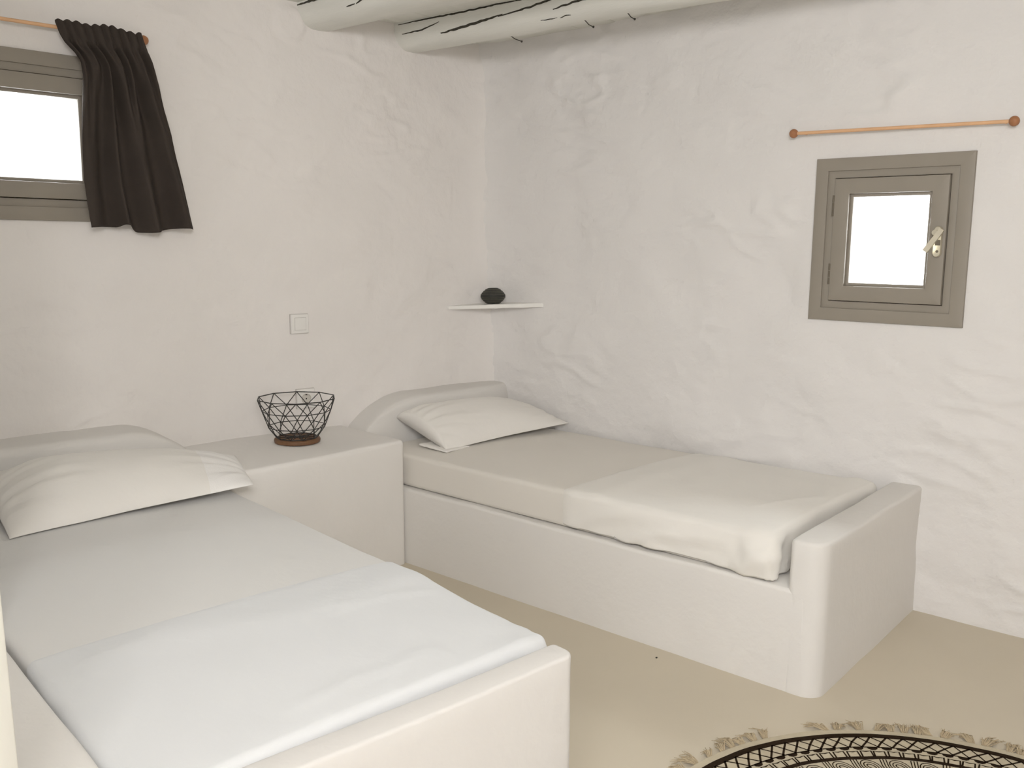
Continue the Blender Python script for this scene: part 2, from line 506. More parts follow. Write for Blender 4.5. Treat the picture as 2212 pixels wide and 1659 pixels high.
# ------------------------------------------------------------------ windows
def make_window(name, label, M, w, h, handle):
    """local origin at the lower left outer corner, x right, y into the wall, z up"""
    e = bpy.data.objects.new(name, None); COL.objects.link(e); e.empty_display_size = 0.05
    e.matrix_world = M; e['kind'] = 'structure'; e['label'] = label
    a, b, c = 0.046, 0.072, 0.129
    bm = bmesh.new()                                   # architrave, lining, rebate
    ring_prism(bm, (0, w, 0, h), (a, w - a, a, h - a), -0.016, 0.05, 0.0025)
    ring_prism(bm, (a - .001, w - a + .001, a - .001, h - a + .001), (b, w - b, b, h - b), -0.009, 0.05, 0.0025)
    ring_prism(bm, (a, w - a, a, h - a), (b + .012, w - b - .012, b + .012, h - b - .012), 0.0465, 0.06)
    obj('window_frame', bm, M_FRAME, e, angle=30)
    bm = bmesh.new()
    ring_prism(bm, (b + .0025, w - b - .0025, b + .0025, h - b - .0025), (c, w - c, c, h - c), -0.020, 0.045, 0.003)
    bead = c + 0.012
    ring_prism(bm, (c - .001, w - c + .001, c - .001, h - c + .001), (bead, w - bead, bead, h - bead), -0.004, 0.03, 0.004)
    sash = obj('window_sash', bm, M_FRAME, e, angle=30)
    bm = bmesh.new()
    add_box(bm, c + .004, w - c - .004, 0.008, 0.012, c + .004, h - c - .004)
    obj('window_pane', bm, M_GLASS, sash, smooth=False)
    for z in (h * 0.29, h * 0.71):                      # hinge barrels in the left gap
        bm = bmesh.new()
        add_tube(bm, [(b + .001, -0.018, z - .038), (b + .001, -0.018, z - .0135)], 0.0042, 10)
        add_tube(bm, [(b + .001, -0.018, z - .0115), (b + .001, -0.018, z + .0115)], 0.0042, 10)
        add_tube(bm, [(b + .001, -0.018, z + .0135), (b + .001, -0.018, z + .038)], 0.0042, 10)
        obj('hinge', bm, M_FRAMED, sash)
    if handle:
        hx, hz = w - 0.0965, 0.291
        hd = obj('handle_plate', plate_bm(hx, hz), M_STEEL, sash)
        hd['label'] = 'brushed nickel handle plate'
        bm = bmesh.new()
        add_tube(bm, [(hx - .002, -0.034, hz + .030), (hx - .002, -0.062, hz + .030)], 0.0095, 16)
        pts = [(hx + .021, -.062, hz + .042), (hx + .008, -.064, hz + .020), (hx - .010, -.068, hz - .008), (hx - .026, -.072, hz - .033)]
        prev = None
        d = Vector((pts[-1][0] - pts[0][0], 0, pts[-1][2] - pts[0][2])).normalized()
        side = Vector((d.z, 0, -d.x))
        for p in pts:
            p = Vector(p)
            q = [bm.verts.new(p + side * sx * 0.0085 + Vector((0, sy * 0.005, 0))) for sx, sy in ((-1, -1), (1, -1), (1, 1), (-1, 1))]
            if prev:
                for k in range(4): bm.faces.new((prev[k], prev[(k + 1) % 4], q[(k + 1) % 4], q[k]))
            else: bm.faces.new(q[::-1])
            prev = q
        bm.faces.new(prev)
        bmesh.ops.bevel(bm, geom=[ed for ed in bm.edges if ed.calc_face_angle(0) > 1.0], offset=0.0012, segments=2, affect='EDGES')
        obj('handle_lever', bm, M_STEEL, sash)
        bm = bmesh.new()
        add_tube(bm, [(hx + .002, -0.0335, hz - .033), (hx + .002, -0.0355, hz - .033)], 0.0045, 14)
        add_box(bm, hx - .006, hx + .011, -0.036, -0.0335, hz - .013, hz + .006, 0.001, 1)
        obj('handle_screw', bm, M_FRAMED, sash)
    return e
def plate_bm(hx, hz):
    bm = bmesh.new()
    prof = []
    R, half = 0.0135, 0.039
    for k in range(13): prof.append((hx + R * math.cos(PI * k / 12), hz + half + R * math.sin(PI * k / 12)))
    for k in range(13): prof.append((hx - R * math.cos(PI * k / 12), hz - half - R * math.sin(PI * k / 12)))
    A = [bm.verts.new((x, -0.020, z)) for x, z in prof]; B = [bm.verts.new((x, -0.031, z)) for x, z in prof]
    C = [bm.verts.new((hx + (x - hx) * .86, -0.034, hz + (z - hz) * .965)) for x, z in prof]
    for P, Q in ((A, B), (B, C)):
        for k in range(len(P)): bm.faces.new((P[k], P[(k + 1) % len(P)], Q[(k + 1) % len(P)], Q[k]))
    bm.faces.new(C); bm.faces.new(A[::-1])
    return bm
make_window('window_1', 'small square taupe framed window with a nickel handle, bare rod above it',
            M_right(RW['x0'], RW['z0'], 0.002), RW['x1'] - RW['x0'], RW['z1'] - RW['z0'], True)
make_window('window_2', 'taupe framed window cut by the photo edge, half behind the dark curtain',
            M_left(LW['s1'], LW['z0'], -0.002), LW['s1'] - LW['s0'], LW['z1'] - LW['z0'], False)

# ------------------------------------------------------------------ curtain rods
def make_rod(label, A, B, wall_n):
    A, B = Vector(A), Vector(B)
    t = thing('curtain_rod', label, 'curtain rod', Matrix.Translation((A + B) / 2), None)
    inv = t.matrix_world.inverted()
    a, b = inv @ A, inv @ B
    d = (b - a).normalized()
    bm = bmesh.new(); add_tube(bm, [a, a.lerp(b, .5), b], 0.0062, 12)
    obj('pole', bm, M_ROD, t)
    for p, sgn in ((a, -1), (b, 1)):
        bm = bmesh.new()
        add_sphere(bm, p + d * sgn * 0.012, 0.0165, 10)
        obj('finial', bm, M_KNOB, t)
        bm = bmesh.new()
        q = p - d * sgn * 0.02
        w = Vector(wall_n)
        add_tube(bm, [q + w * 0.003, q - w * 0.050], 0.0035, 10)
        obj('bracket', bm, M_ROD, t)
    return t
make_rod('bare copper toned rod with wooden ball ends above the small square window', (1.672, -0.045, 1.729), (2.386, -0.045, 1.716), (0, -1, 0))
make_rod('copper toned rod the charcoal curtain hangs from', L(1.70, 0.052, 2.009), L(2.40, 0.052, 2.006), NL)

# ------------------------------------------------------------------ curtain
def lerp_list(tab, z):
    for (za, a), (zb, b) in zip(tab, tab[1:]):
        if za >= z >= zb:
            t = (za - z) / (za - zb)
            return a + (b - a) * t
    return tab[0][1] if z > tab[0][0] else tab[-1][1]
left_edge = [(2.06, 1.985), (2.016, 1.982), (1.985, 1.972), (1.957, 1.957), (1.93, 1.930), (1.902, 1.913), (1.86, 1.912), (1.805, 1.917), (1.65, 1.927), (1.511, 1.930), (1.43, 1.924), (1.30, 1.912)]
right_edge = [(2.06, 1.712), (2.0, 1.700), (1.93, 1.672), (1.85, 1.647), (1.77, 1.629), (1.69, 1.605), (1.60, 1.587), (1.52, 1.568), (1.43, 1.551), (1.30, 1.528)]
def curtain_bm():
    bm = bmesh.new()
    nu, nv = 150, 90
    rows = []
    for j in range(nv + 1):
        v = j / nv
        row = []
        for i in range(nu + 1):
            u = i / nu                               # 0 at the left edge (larger s)
            ztop = 2.026 + 0.0035 * math.sin(u * 2 * PI * 9.5) + 0.004 * math.sin(u * 13) + 0.005 * smooth01((u - .12) / .15) - 0.006 * smooth01((u - .8) / .15)
            zbot = 1.352 - 0.010 * smooth01((u - 0.42) / 0.05) * (1 - smooth01((u - 0.55) / 0.3)) + 0.012 * smooth01((u - 0.25) / 0.06) * (1 - smooth01((u - 0.40) / 0.05)) + 0.004 * math.sin(u * 9)
            z = ztop + (zbot - ztop) * v
            sl, sr = lerp_list(left_edge, z), lerp_list(right_edge, z)
            top = math.exp(-((z - 2.008) / 0.13) ** 2)
            # folds: many at the gathered top, a few broad ones below
            ph_hi = 2 * PI * (u * 9.5 + 0.35 * mnoise.noise(Vector((u * 5, v * 2, 1))))
            ph_lo = 2 * PI * (u ** 1.05 * 3.6 + 0.22 * mnoise.noise(Vector((u * 3, v * 1.4, 9))) + 0.15)
            mid = math.exp(-((z - 1.84) / 0.16) ** 2)
            ph_mid = 2 * PI * (u * 6.4 + 0.25 * mnoise.noise(Vector((u * 4, v * 2, 4))))
            f = 0.026 * (1 - top) * smooth01(v * 3) * (0.6 + 0.6 * v) * math.sin(ph_lo) + 0.012 * top * math.sin(ph_hi) + 0.015 * mid * math.sin(ph_mid)
            f += 0.004 * fbm((u * 5, v * 5, 2), 3)
            uu = u + 0.015 * math.sin(ph_lo + 1.2) * (1 - top) * u * (1 - u) * 4
            s = sl + (sr - sl) * uu
            n = 0.074 + f
            if z > 1.985:
                n = 0.069 + 0.012 * top * abs(math.sin(ph_hi / 2)) + 0.002
                if z > 2.017: n -= 0.004
            elif z > 1.95:
                k = smooth01((1.985 - z) / 0.035)
                n = n * k + (0.071 + 0.012 * top * abs(math.sin(ph_hi / 2))) * (1 - k)
            n = max(n, 0.040)
            row.append(bm.verts.new(L(s, n, z)))
        rows.append(row)
    for j in range(nv):
        for i in range(nu):
            bm.faces.new((rows[j][i], rows[j][i + 1], rows[j + 1][i + 1], rows[j + 1][i]))
    return bm
cur = obj('curtain', curtain_bm(), M_CURT, angle=180)
sm = cur.modifiers.new('thick', 'SOLIDIFY'); sm.thickness = 0.0015; sm.offset = 0
tag(cur, 'short charcoal cotton curtain gathered on the rod and swept to the right of the window', 'curtain')

# ------------------------------------------------------------------ bed bases (built-in plaster benches)
tR = thing('bed_base', 'white plaster built-in bed base along the right wall, low front and raised foot', 'bed base', Matrix.Translation((1.1, -0.45, 0)))
iR = tR.matrix_world.inverted()
def world_block(quad, z0, z1, r, step, amp, seed, inv, sc_=2.5, flat_top=False):
    (p00, p10, p11, p01) = quad
    dx = (Vector(p10) - Vector(p00)).length; dy = (Vector(p01) - Vector(p00)).length
    dims = (dx, dy, z1 - z0)
    qm = quadmap(p00, p10, p11, p01, dims); lf = lumpy(amp, sc_, seed)
    def fn(p, n):
        P = qm(p); P.z += z0
        return inv @ (P + lf(P))
    return rounded_block(dims, r, step, fn)
# platform
obj('platform', world_block([(0.03, -0.901), (2.16, -0.901), (2.16, 0.03), (0.14, 0.03)], -0.03, 0.318, 0.012, 0.05, 0.004, 3, iR), M_BASE, tR, angle=180)
# foot wall with generously rounded outer corner
def foot_wall(outline, z0, z1, inv, amp, seed, top_r=0.012):
    bm = bmesh.new()
    rings = []
    zs = [z0 + (z1 - top_r - z0) * k / 14 for k in range(15)] + [z1 - top_r * (1 - math.sin(PI / 2 * k / 3)) for k in (1, 2, 3)]
    c = Vector((sum(p[0] for p in outline) / len(outline), sum(p[1] for p in outline) / len(outline)))
    lf = lumpy(amp, 3.0, seed)
    for z in zs:
        ins = 0.0
        if z > z1 - top_r: ins = top_r * (1 - math.cos(math.asin(min(1, (z - (z1 - top_r)) / top_r))))
        ring = []
        m = len(outline)
        for k, p in enumerate(outline):
            a = Vector(outline[k - 1]); b = Vector(outline[(k + 1) % m])
            t = (b - a).normalized(); nrm = Vector((-t.y, t.x))      # inward for ccw
            q = Vector(p) + nrm * ins
            P = Vector((q.x, q.y, z)); P += lf(P)
            ring.append(bm.verts.new(inv @ P))
        rings.append(ring)
    for A, B in zip(rings, rings[1:]):
        for k in range(len(A)):
            bm.faces.new((A[k], A[(k + 1) % len(A)], B[(k + 1) % len(A)], B[k]))
    f = bm.faces.new(rings[-1]); bm.faces.new(rings[0][::-1])
    bmesh.ops.triangulate(bm, faces=[f])
    return bm
def rounded_outline(pts, radii, k=8, sub=0.05):
    out = []
    m = len(pts)
    for i, p in enumerate(pts):
        p = Vector(p); a = (Vector(pts[i - 1]) - p).normalized(); b = (Vector(pts[(i + 1) % m]) - p).normalized()
        r = radii[i]
        half = a.angle(b) / 2
        d = r / math.tan(half)
        cc = p + (a + b).normalized() * (r / math.sin(half))
        A = p + a * d; B = p + b * d
        a0 = math.atan2((A - cc).y, (A - cc).x); a1 = math.atan2((B - cc).y, (B - cc).x)
        dlt = (a1 - a0 + PI) % (2 * PI) - PI
        for j in range(k + 1):
            t = a0 + dlt * j / k
            out.append((cc.x + r * math.cos(t), cc.y + r * math.sin(t)))
    # subdivide long edges
    res = []
    for i, p in enumerate(out):
        q = out[(i + 1) % len(out)]
        n = max(1, int((Vector(q) - Vector(p)).length / sub))
        for j in range(n):
            res.append((p[0] + (q[0] - p[0]) * j / n, p[1] + (q[1] - p[1]) * j / n))
    return res
fo = rounded_outline([(2.098, -0.902), (2.204, -0.902), (2.195, 0.08), (2.087, 0.08)], [0.022, 0.055, 0.015, 0.015])
obj('footboard', foot_wall(fo, -0.03, 0.468, iR, 0.004, 8), M_BASE, tR, angle=180)

# head ledges: low rounded plaster kerb on the left wall behind each pillow
def head_ledge(s_in, s_end, inv, seed, ramp, zb, prof, zfull, taper=0.0):
    """s_in..s_end along the wall, ending with a rounded ramp near s_end down to zb"""
    bm = bmesh.new()
    rows = []
    m = 70
    lf = lumpy(0.004, 3.0, seed)
    for i in range(m + 1):
        s = s_in + (s_end - s_in) * i / m
        t = abs(s - s_end) / ramp
        k = 1.0 if t >= 1 else (1 - (1 - t) ** 1.7) ** 0.75
        row = []
        for (n, z) in prof:
            n = n * (1 - taper * math.exp(-abs(s - s_in) / 0.12)) if n > 0 else n
            zz = zb + (z - zb) * k if z > zb else z
            P = L(s, n, zz); P += lf(P) * (1 if 0 < i < m else 0.3)
            row.append(bm.verts.new(inv @ P))
        rows.append(row)
    for A, B in zip(rows, rows[1:]):
        for j in range(len(A) - 1):
            bm.faces.new((A[j], A[j + 1], B[j + 1], B[j]))
    return bm
def ledge_profile(nf, zt, nb, zlow):
    pts = [(-0.05, zt + 0.006), (0.0, zt + 0.002), (0.05, zt), (nf - 0.05, zt - 0.003)]
    r = 0.035
    for k in range(1, 7):
        a = PI / 2 * k / 6
        pts.append((nf - 0.045 + r * math.sin(a), zt - 0.004 - r * (1 - math.cos(a))))
    for k in range(1, 7):
        t = k / 6
        pts.append((nf - 0.01 + (nb - nf + 0.01) * t, zt - 0.039 + (zlow - zt + 0.039) * t))
    return pts
obj('headboard', head_ledge(-0.02, 0.860, iR, 12, 0.31, 0.495, ledge_profile(0.155, 0.640, 0.215, 0.30), 0.64, 0.35), M_BASE, tR, angle=180)

tL = thing('bed_base', 'white plaster built-in bed base nearest the camera, with thin foot wall and side kerb', 'bed base', Matrix.Translation(L(2.1, 1.1, 0)))
iL = tL.matrix_world.inverted()
def Lq(s, n): p = L(s, n, 0); return (p.x, p.y)
obj('platform', world_block([Lq(2.80, 0.0), Lq(2.80, 2.15), Lq(1.655, 2.15), Lq(1.655, 0.0)], -0.03, 0.318, 0.012, 0.05, 0.003, 21, iL), M_BASE, tL, angle=180)
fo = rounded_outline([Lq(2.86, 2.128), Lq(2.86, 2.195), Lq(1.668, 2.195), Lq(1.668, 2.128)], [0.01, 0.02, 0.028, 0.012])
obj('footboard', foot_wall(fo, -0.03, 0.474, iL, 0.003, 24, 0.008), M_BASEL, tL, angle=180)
obj('side_kerb', world_block([Lq(2.90, 1.30), Lq(2.90, 2.16), Lq(2.556, 2.16), Lq(2.556, 1.30)], 0.30, 0.505, 0.02, 0.05, 0.003, 27, iL), M_BASE, tL, angle=180)
obj('headboard', head_ledge(2.56, 1.60, iL, 15, 0.24, 0.50, ledge_profile(0.175, 0.637, 0.20, 0.30), 0.637), M_BASE, tL, angle=180)

# ------------------------------------------------------------------ nightstand block between the beds
nt_ = [Lq(1.648, -0.03), (0.447, -1.700), (0.459, -0.903), Lq(0.878, -0.03)]
o = obj('nightstand', world_block(nt_, -0.03, 0.522, 0.02, 0.04, 0.0035, 41, Matrix.Identity(4)), M_NIGHT, angle=180)
tag(o, 'white plaster block nightstand between the two beds, under the wire basket', 'nightstand')

# ------------------------------------------------------------------ mattresses and sheets
FOOT_SAG = {11: 0.013}          # the nearer mattress sinks a little towards its foot
def mattress(P, z0, z1, r, name, label, M, crown=0.012, seed=0):
    dx = (Vector(P[1]) - Vector(P[0])).length; dy = (Vector(P[3]) - Vector(P[0])).length
    dims = (dx, dy, z1 - z0)
    qm = quadmap(*P, dims)
    def fn(p, n):
        Q = qm(p)
        top = smooth01((p.z / dims[2] - 0.5) * 2)
        u, v = p.x / dx, p.y / dy
        Q.z += z0 + top * (crown * (1 - (2 * v - 1) ** 2) - FOOT_SAG.get(seed, 0) * smooth01((u - 0.72) / 0.28) + 0.004 * fbm((Q.x * 2.5, Q.y * 2.5, seed), 3))
        Q += Vector((n.x, n.y, 0)) * 0.0
        return Q
    o = obj(name, rounded_block(dims, r, 0.035, fn), M, angle=180)
    return tag(o, label, 'mattress'), dims, qm

def foot_sheet(P, z0, z1, r, off, xf, label, M, seed, crown, front_side, wr, bunch, creases=()):
    """sheet lying over the foot half of a mattress: the mattress surface pushed out, with creases.
       xf: fold position 0..1 along the length; front_side 'y0' is the visible long side"""
    dx = (Vector(P[1]) - Vector(P[0])).length; dy = (Vector(P[3]) - Vector(P[0])).length
    dims = (dx, dy, z1 - z0)
    qm = quadmap(*P, dims)
    ax = (Vector(P[1]) - Vector(P[0])).normalized(); ay = (Vector(P[3]) - Vector(P[0])).normalized()
    def fn(p, n):
        Q = qm(p)
        u, v, w = p.x / dx, p.y / dy, p.z / dims[2]
        top = smooth01((w - 0.5) * 2)
        Q.z += z0 + top * (crown * (1 - (2 * v - 1) ** 2) - FOOT_SAG.get(seed, 0) * smooth01((u - 0.72) / 0.28) + 0.004 * fbm((Q.x * 2.5, Q.y * 2.5, seed), 3))
        nn = Vector((ax.x * n.x + ay.x * n.y, ax.y * n.x + ay.y * n.y, n.z))
        # diagonal drag creases on the hanging sides
        side = 1 - top
        e_ = smooth01(((u - xf) * dx + 0.004) / 0.022)
        k = off * e_ - 0.003 * (1 - e_)          # the fold edge sinks into the mattress cover
        k0 = k
        dist_f = (u - xf) * dx
        cre = 1.2 * max(0.0, math.sin((dist_f * 0.62 + (1 - w) * dims[2] * 1.9) * 34 + 2.0 * mnoise.noise(Vector((u * 6, v * 4, seed)))))
        k += wr * side * cre * smooth01(dist_f / 0.12) * (1 - smooth01((dist_f - 0.55) / 0.2))
        k += wr * 0.8 * fbm((Q.x * 6, Q.y * 6, w * 2 + seed), 3) * (0.25 + side) * smooth01(dist_f / 0.1)
        # long soft folds across the top
        k += 0.0045 * top * max(0, math.sin(dist_f * 11 + 1.2 * mnoise.noise(Vector((v * 2.2, seed, 3))))) ** 6
        for (d0, v0, d1, v1, am) in creases:                   # single soft pressed creases on the top
            t = (v - v0) / (v1 - v0)
            if -0.1 < t < 1.1:
                off_ = dist_f - (d0 + (d1 - d0) * t) - 0.012 * mnoise.noise(Vector((v * 9, seed, 8)))
                k += am * top * math.exp(-(off_ / 0.013) ** 2) * smooth01((t + .1) / .25) * smooth01((1.1 - t) / .25)
        # tucked, bunched foot corners
        for (cu, cv, am) in bunch:
            dd = math.hypot((u - cu) * dx, (v - cv) * dy)
            b = math.exp(-(dd / 0.13) ** 2)
            k += am * b * max(0.0, 0.45 + 1.0 * fbm((u * 16 + seed, v * 8, w * 2.2), 3)) * (0.3 + 0.7 * side)
        k = max(k, k0 * 0.8) if k0 > 0 else k0
        Q += nn * k
        # hem hangs unevenly, clear of the bench
        if w < 0.06: Q.z += 0.010 + 0.006 * mnoise.noise(Vector((Q.x * 9, Q.y * 9, seed))) 
        return Q
    keep = lambda m: m[0] > xf * dx and not (m[2] < 1e-6)
    bm = rounded_block(dims, r, 0.018, fn, keep)
    o = obj('folded_sheet', bm, M, angle=180)
    return tag(o, label, 'bed sheet')

# right bed: P = head/front, foot/front, foot/wall, head/wall
PR = [(0.235, -0.880), (2.035, -0.880), (2.045, -0.035), (0.335, -0.035)]
mattress(PR, 0.320, 0.453, 0.018, 'mattress', 'cream covered mattress on the bed base along the right wall', M_MATR, 0.012, 5)
foot_sheet(PR, 0.322, 0.454, 0.018, 0.0055, 0.565, 'cream cotton sheet draped over the foot half of the right bed', M_SHEETR, 5, 0.012, 'y0', 0.012,
           [(1.0, 0.0, 0.032), (1.0, 1.0, 0.022)],
           [(0.62, 0.25, 0.74, 0.55, 0.006), (0.30, 0.5, 0.26, 0.8, 0.004)])
# left bed: head/left.. in the left wall frame
PL = [Lq(2.535, 0.215), Lq(2.535, 2.124), Lq(1.655, 2.085), Lq(1.655, 0.215)]
mattress(PL, 0.320, 0.477, 0.017, 'mattress', 'white covered mattress on the bed base nearest the camera', M_SHEET, 0.012, 11)
foot_sheet(PL, 0.322, 0.478, 0.016, 0.005, 0.685, 'bright white cotton sheet over the foot half of the bed nearest the camera', M_SHEETL, 11, 0.012, 'y1', 0.0045,
           [(1.0, 1.0, 0.034), (1.0, 0.0, 0.02)],
           [(0.515, 0.35, 0.495, 0.74, 0.0045), (0.10, 0.05, 0.06, 0.35, 0.004), (0.20, 0.65, 0.24, 0.97, 0.004)])

# ------------------------------------------------------------------ pillows
def pillow_bm(c, thick, tL, tR, seed, wr, u0=0.0, u1=1.0, drop=0.0):
    """c: mid-bottom corners FL, FR, BR, BL. thick: height in the middle; tL / tR: (share kept at the very end, length of the taper).
       u0..u1 cuts out a stretch of the length so that a pillowcase end can be its own part"""
    FL, FR, BR, BL = [Vector(q) for q in c]
    bm = bmesh.new()
    nu, nv = max(10, int(90 * (u1 - u0))), 56
    def fall(t, end):
        k, ln = end
        return k + (1 - k) * (1 - (1 - min(t / ln, 1)) ** 2.2) ** 0.8
    def pt(u, v, side):
        a = FL.lerp(FR, u); b = BL.lerp(BR, u)
        vv = 0.5 + (v - 0.5) * (1 - 0.045 * math.sin(PI * u) + 0.012 * fbm((u * 5, v * 2, seed), 2) * (1 if abs(v - .5) > .3 else 0))
        p = a.lerp(b, vv)
        pu = fall(u, tL) * fall(1 - u, tR)
        pv = max(0, 1 - abs(2 * v - 1) ** 2.3) ** 0.62
        h = thick * pu * pv
        if side > 0:
            w = wr * 0.7 * fbm((u * 5 + seed, v * 4, seed), 3) * pv
            # creases running out to the ends
            for e, t in ((tL, u), (tR, 1 - u)):
                rad = smooth01(1 - t / 0.55) * smooth01(t / 0.04)
                fan = (v - 0.5) / (0.35 + t)
                w += wr * 1.3 * rad * pv * math.sin(fan * 17 + seed + 2.5 * mnoise.noise(Vector((fan * 2.5, t * 1.5, seed)))) ** 3
            p.z += h * 0.97 + w + 0.0015
        else:
            p.z -= h * 0.02
        p.z -= drop * smooth01((u - 0.8) / 0.2)
        return p
    T = [[None] * (nv + 1) for _ in range(nu + 1)]; B = [[None] * (nv + 1) for _ in range(nu + 1)]
    for i in range(nu + 1):
        for j in range(nv + 1):
            u, v = u0 + (u1 - u0) * i / nu, 0.5 - 0.5 * math.cos(PI * j / nv)
            T[i][j] = bm.verts.new(pt(u, v, 1))
            B[i][j] = T[i][j] if j in (0, nv) else bm.verts.new(pt(u, v, -1))
    def quad(f):
        g = []
        for q in f:
            if q not in g: g.append(q)
        if len(g) >= 3: bm.faces.new(g)
    for i in range(nu):
        for j in range(nv):
            quad((T[i][j], T[i + 1][j], T[i + 1][j + 1], T[i][j + 1]))
            quad((B[i][j], B[i][j + 1], B[i + 1][j + 1], B[i + 1][j]))
    for i in ([0] if u0 == 0 else []) + ([nu] if u1 == 1 else []):
        for j in range(nv): quad((T[i][j], T[i][j + 1], B[i][j + 1], B[i][j]))
    return bm
CR = ((0.535, -0.745, 0.464), (0.640, -0.045, 0.495), (0.270, -0.030, 0.556), (0.200, -0.715, 0.552))
pr = obj('pillow', pillow_bm(CR, 0.098, (0.62, 0.22), (0.0, 0.62), 2.0, 0.004), M_PILLOW, angle=180)
tag(pr, 'cream pillow lying in the room corner at the head of the right bed', 'pillow')
CL = (L(2.365, 0.690, 0.487), L(1.640, 0.690, 0.518), L(1.515, 0.290, 0.5265), L(2.335, 0.220, 0.565))
UF = 0.80
pl_ = obj('pillow', pillow_bm(CL, 0.108, (0.05, 0.30), (0.03, 0.62), 9.0, 0.0045, 0.0, UF), M_PILLOW, angle=180)
tag(pl_, 'wide white pillow with a loose crisp end on the bed nearest the camera', 'pillow')
f = obj('pillowcase_end', pillow_bm(CL, 0.108, (0.05, 0.30), (0.03, 0.62), 9.0, 0.0045, UF, 1.0), M_FLAP, pl_, angle=180)
f['label'] = 'loose crisp white open end of the pillowcase'
def flap_bm(A, B, C, D, seed, amp=0.004):
    A, B, C, D = map(Vector, (A, B, C, D))
    bm = bmesh.new(); n = 18
    g = [[bm.verts.new(A.lerp(B, i / n).lerp(D.lerp(C, i / n), j / n) + Vector((0, 0, amp * fbm((i * .25 + seed, j * .25, 0), 3)))) for j in range(n + 1)] for i in range(n + 1)]
    for i in range(n):
        for j in range(n): bm.faces.new((g[i][j], g[i + 1][j], g[i + 1][j + 1], g[i][j + 1]))
    return bm
f = obj('pillowcase_end', flap_bm((0.40, -0.772, 0.472), (0.562, -0.770, 0.4655), (0.552, -0.62, 0.464), (0.40, -0.62, 0.472), 6, 0.002), M_PILLOW, pr, angle=180)
s = f.modifiers.new('thick', 'SOLIDIFY'); s.thickness = 0.007; s.offset = 0

# ------------------------------------------------------------------ wire basket on the nightstand
BX, BY, BZ = 0.180, -1.228, 0.5235
tb = thing('wire_basket', 'black faceted wire basket on a round brown wooden base, on the nightstand', 'basket', Matrix.Translation((BX, BY, BZ)))
bm = bmesh.new()
add_lathe(bm, [(0, 0), (0.084, 0), (0.0895, 0.003), (0.091, 0.009), (0.0895, 0.015), (0.085, 0.018), (0, 0.018)], 56)
bb = obj('base', bm, M_WOOD, tb, angle=35); bb['label'] = 'round brown wooden base'
ANG0 = math.radians(-36.5)
def ringpts(r, z, off):
    return [Vector((r * math.cos(ANG0 + 2 * PI * (k + off) / 10), r * math.sin(ANG0 + 2 * PI * (k + off) / 10), z)) for k in range(10)]
R1, R2, R3, R4 = ringpts(0.154, 0.178, 0), ringpts(0.134, 0.128, .5), ringpts(0.1125, 0.065, 0), ringpts(0.080, 0.0205, .5)
def wire(bm, a, b, r=0.0019): add_tube(bm, [a, b], r, 6)
bm = bmesh.new()
for k in range(10): wire(bm, R1[k], R1[(k + 1) % 10], 0.0023)
obj('rim', bm, M_WIRE, tb)
bm = bmesh.new()
for R_ in (R2, R3, R4):
    for k in range(10): wire(bm, R_[k], R_[(k + 1) % 10])
for A, B in ((R1, R2), (R3, R2), (R3, R4)):
    for k in range(10):
        wire(bm, A[k], B[k]); wire(bm, A[k], B[(k - 1) % 10])
for k in range(10): wire(bm, R4[k], Vector((0.010 * math.cos(ANG0 + 2 * PI * (k + .5) / 10), 0.010 * math.sin(ANG0 + 2 * PI * (k + .5) / 10), 0.0205)))
add_tube(bm, [(0, 0, 0.018), (0, 0, 0.024)], 0.012, 16)
obj('wire_body', bm, M_WIRE, tb)

# ------------------------------------------------------------------ switch and socket on the left wall
def face_plate(name, label, cat, M, w, kind):
    t = thing(name, label, cat, M)
    bm = bmesh.new(); add_box(bm, -w / 2, w / 2, -0.010, 0.012, -w / 2, w / 2, 0.003, 3)
    obj('faceplate', bm, M_PLASTIC, t, angle=30)
    bm = bmesh.new(); ring_prism(bm, (-w / 2 - .0012, w / 2 + .0012, -w / 2 - .0012, w / 2 + .0012), (-w / 2 + .004, w / 2 - .004, -w / 2 + .004, w / 2 - .004), 0.0, 0.006)
    obj('plate_gasket', bm, M_GROOVE, t, smooth=False)
    if kind == 'switch':
        q = 0.0265
        bm = bmesh.new(); ring_prism(bm, (-q, q, -q, q), (-q + .002, q - .002, -q + .002, q - .002), -0.0106, -0.004)
        obj('rocker_gap', bm, M_GROOVE, t, smooth=False)
        q -= 0.0012
        bm = bmesh.new(); add_box(bm, -q, q, -0.0128, -0.002, -q, q, 0.002, 2)
        obj('rocker', bm, M_PLASTIC, t, angle=30)
    else:
        bm = bmesh.new()
        prof = [(0.0215, -0.0135), (0.0195, -0.0135), (0.0188, -0.0105), (0.0, -0.0102)]
        add_lathe(bm, [(r, z) for r, z in [(0.0222, 0.0085), (0.0222, 0.0118), (0.0205, 0.0122), (0.0195, 0.0104), (0, 0.0104)]], 40)
        o = obj('socket_well', bm, M_PLASTG, t, matrix=Matrix.Rotation(PI / 2, 4, 'X'))
        bm = bmesh.new(); add_tube(bm, [(0, -0.0102, 0), (0, -0.0110, 0)], 0.0032, 12)
        obj('pin_hole', bm, M_DARK, t)
        for dz in (-0.0175, 0.0175):
            bm = bmesh.new(); add_box(bm, -0.004, 0.004, -0.0118, -0.0102, dz - .0018, dz + .0018)
            obj('earth_clip', bm, M_DARK, t, smooth=False)
    return t
face_plate('light_switch', 'square white light switch on the wall above the wire basket', 'light switch', M_left(1.080, 0.975, 0.005), 0.080, 'switch')
face_plate('power_outlet', 'white round-pin wall socket just behind the wire basket rim', 'socket', M_left(1.060, 0.657, 0.005), 0.082, 'socket')

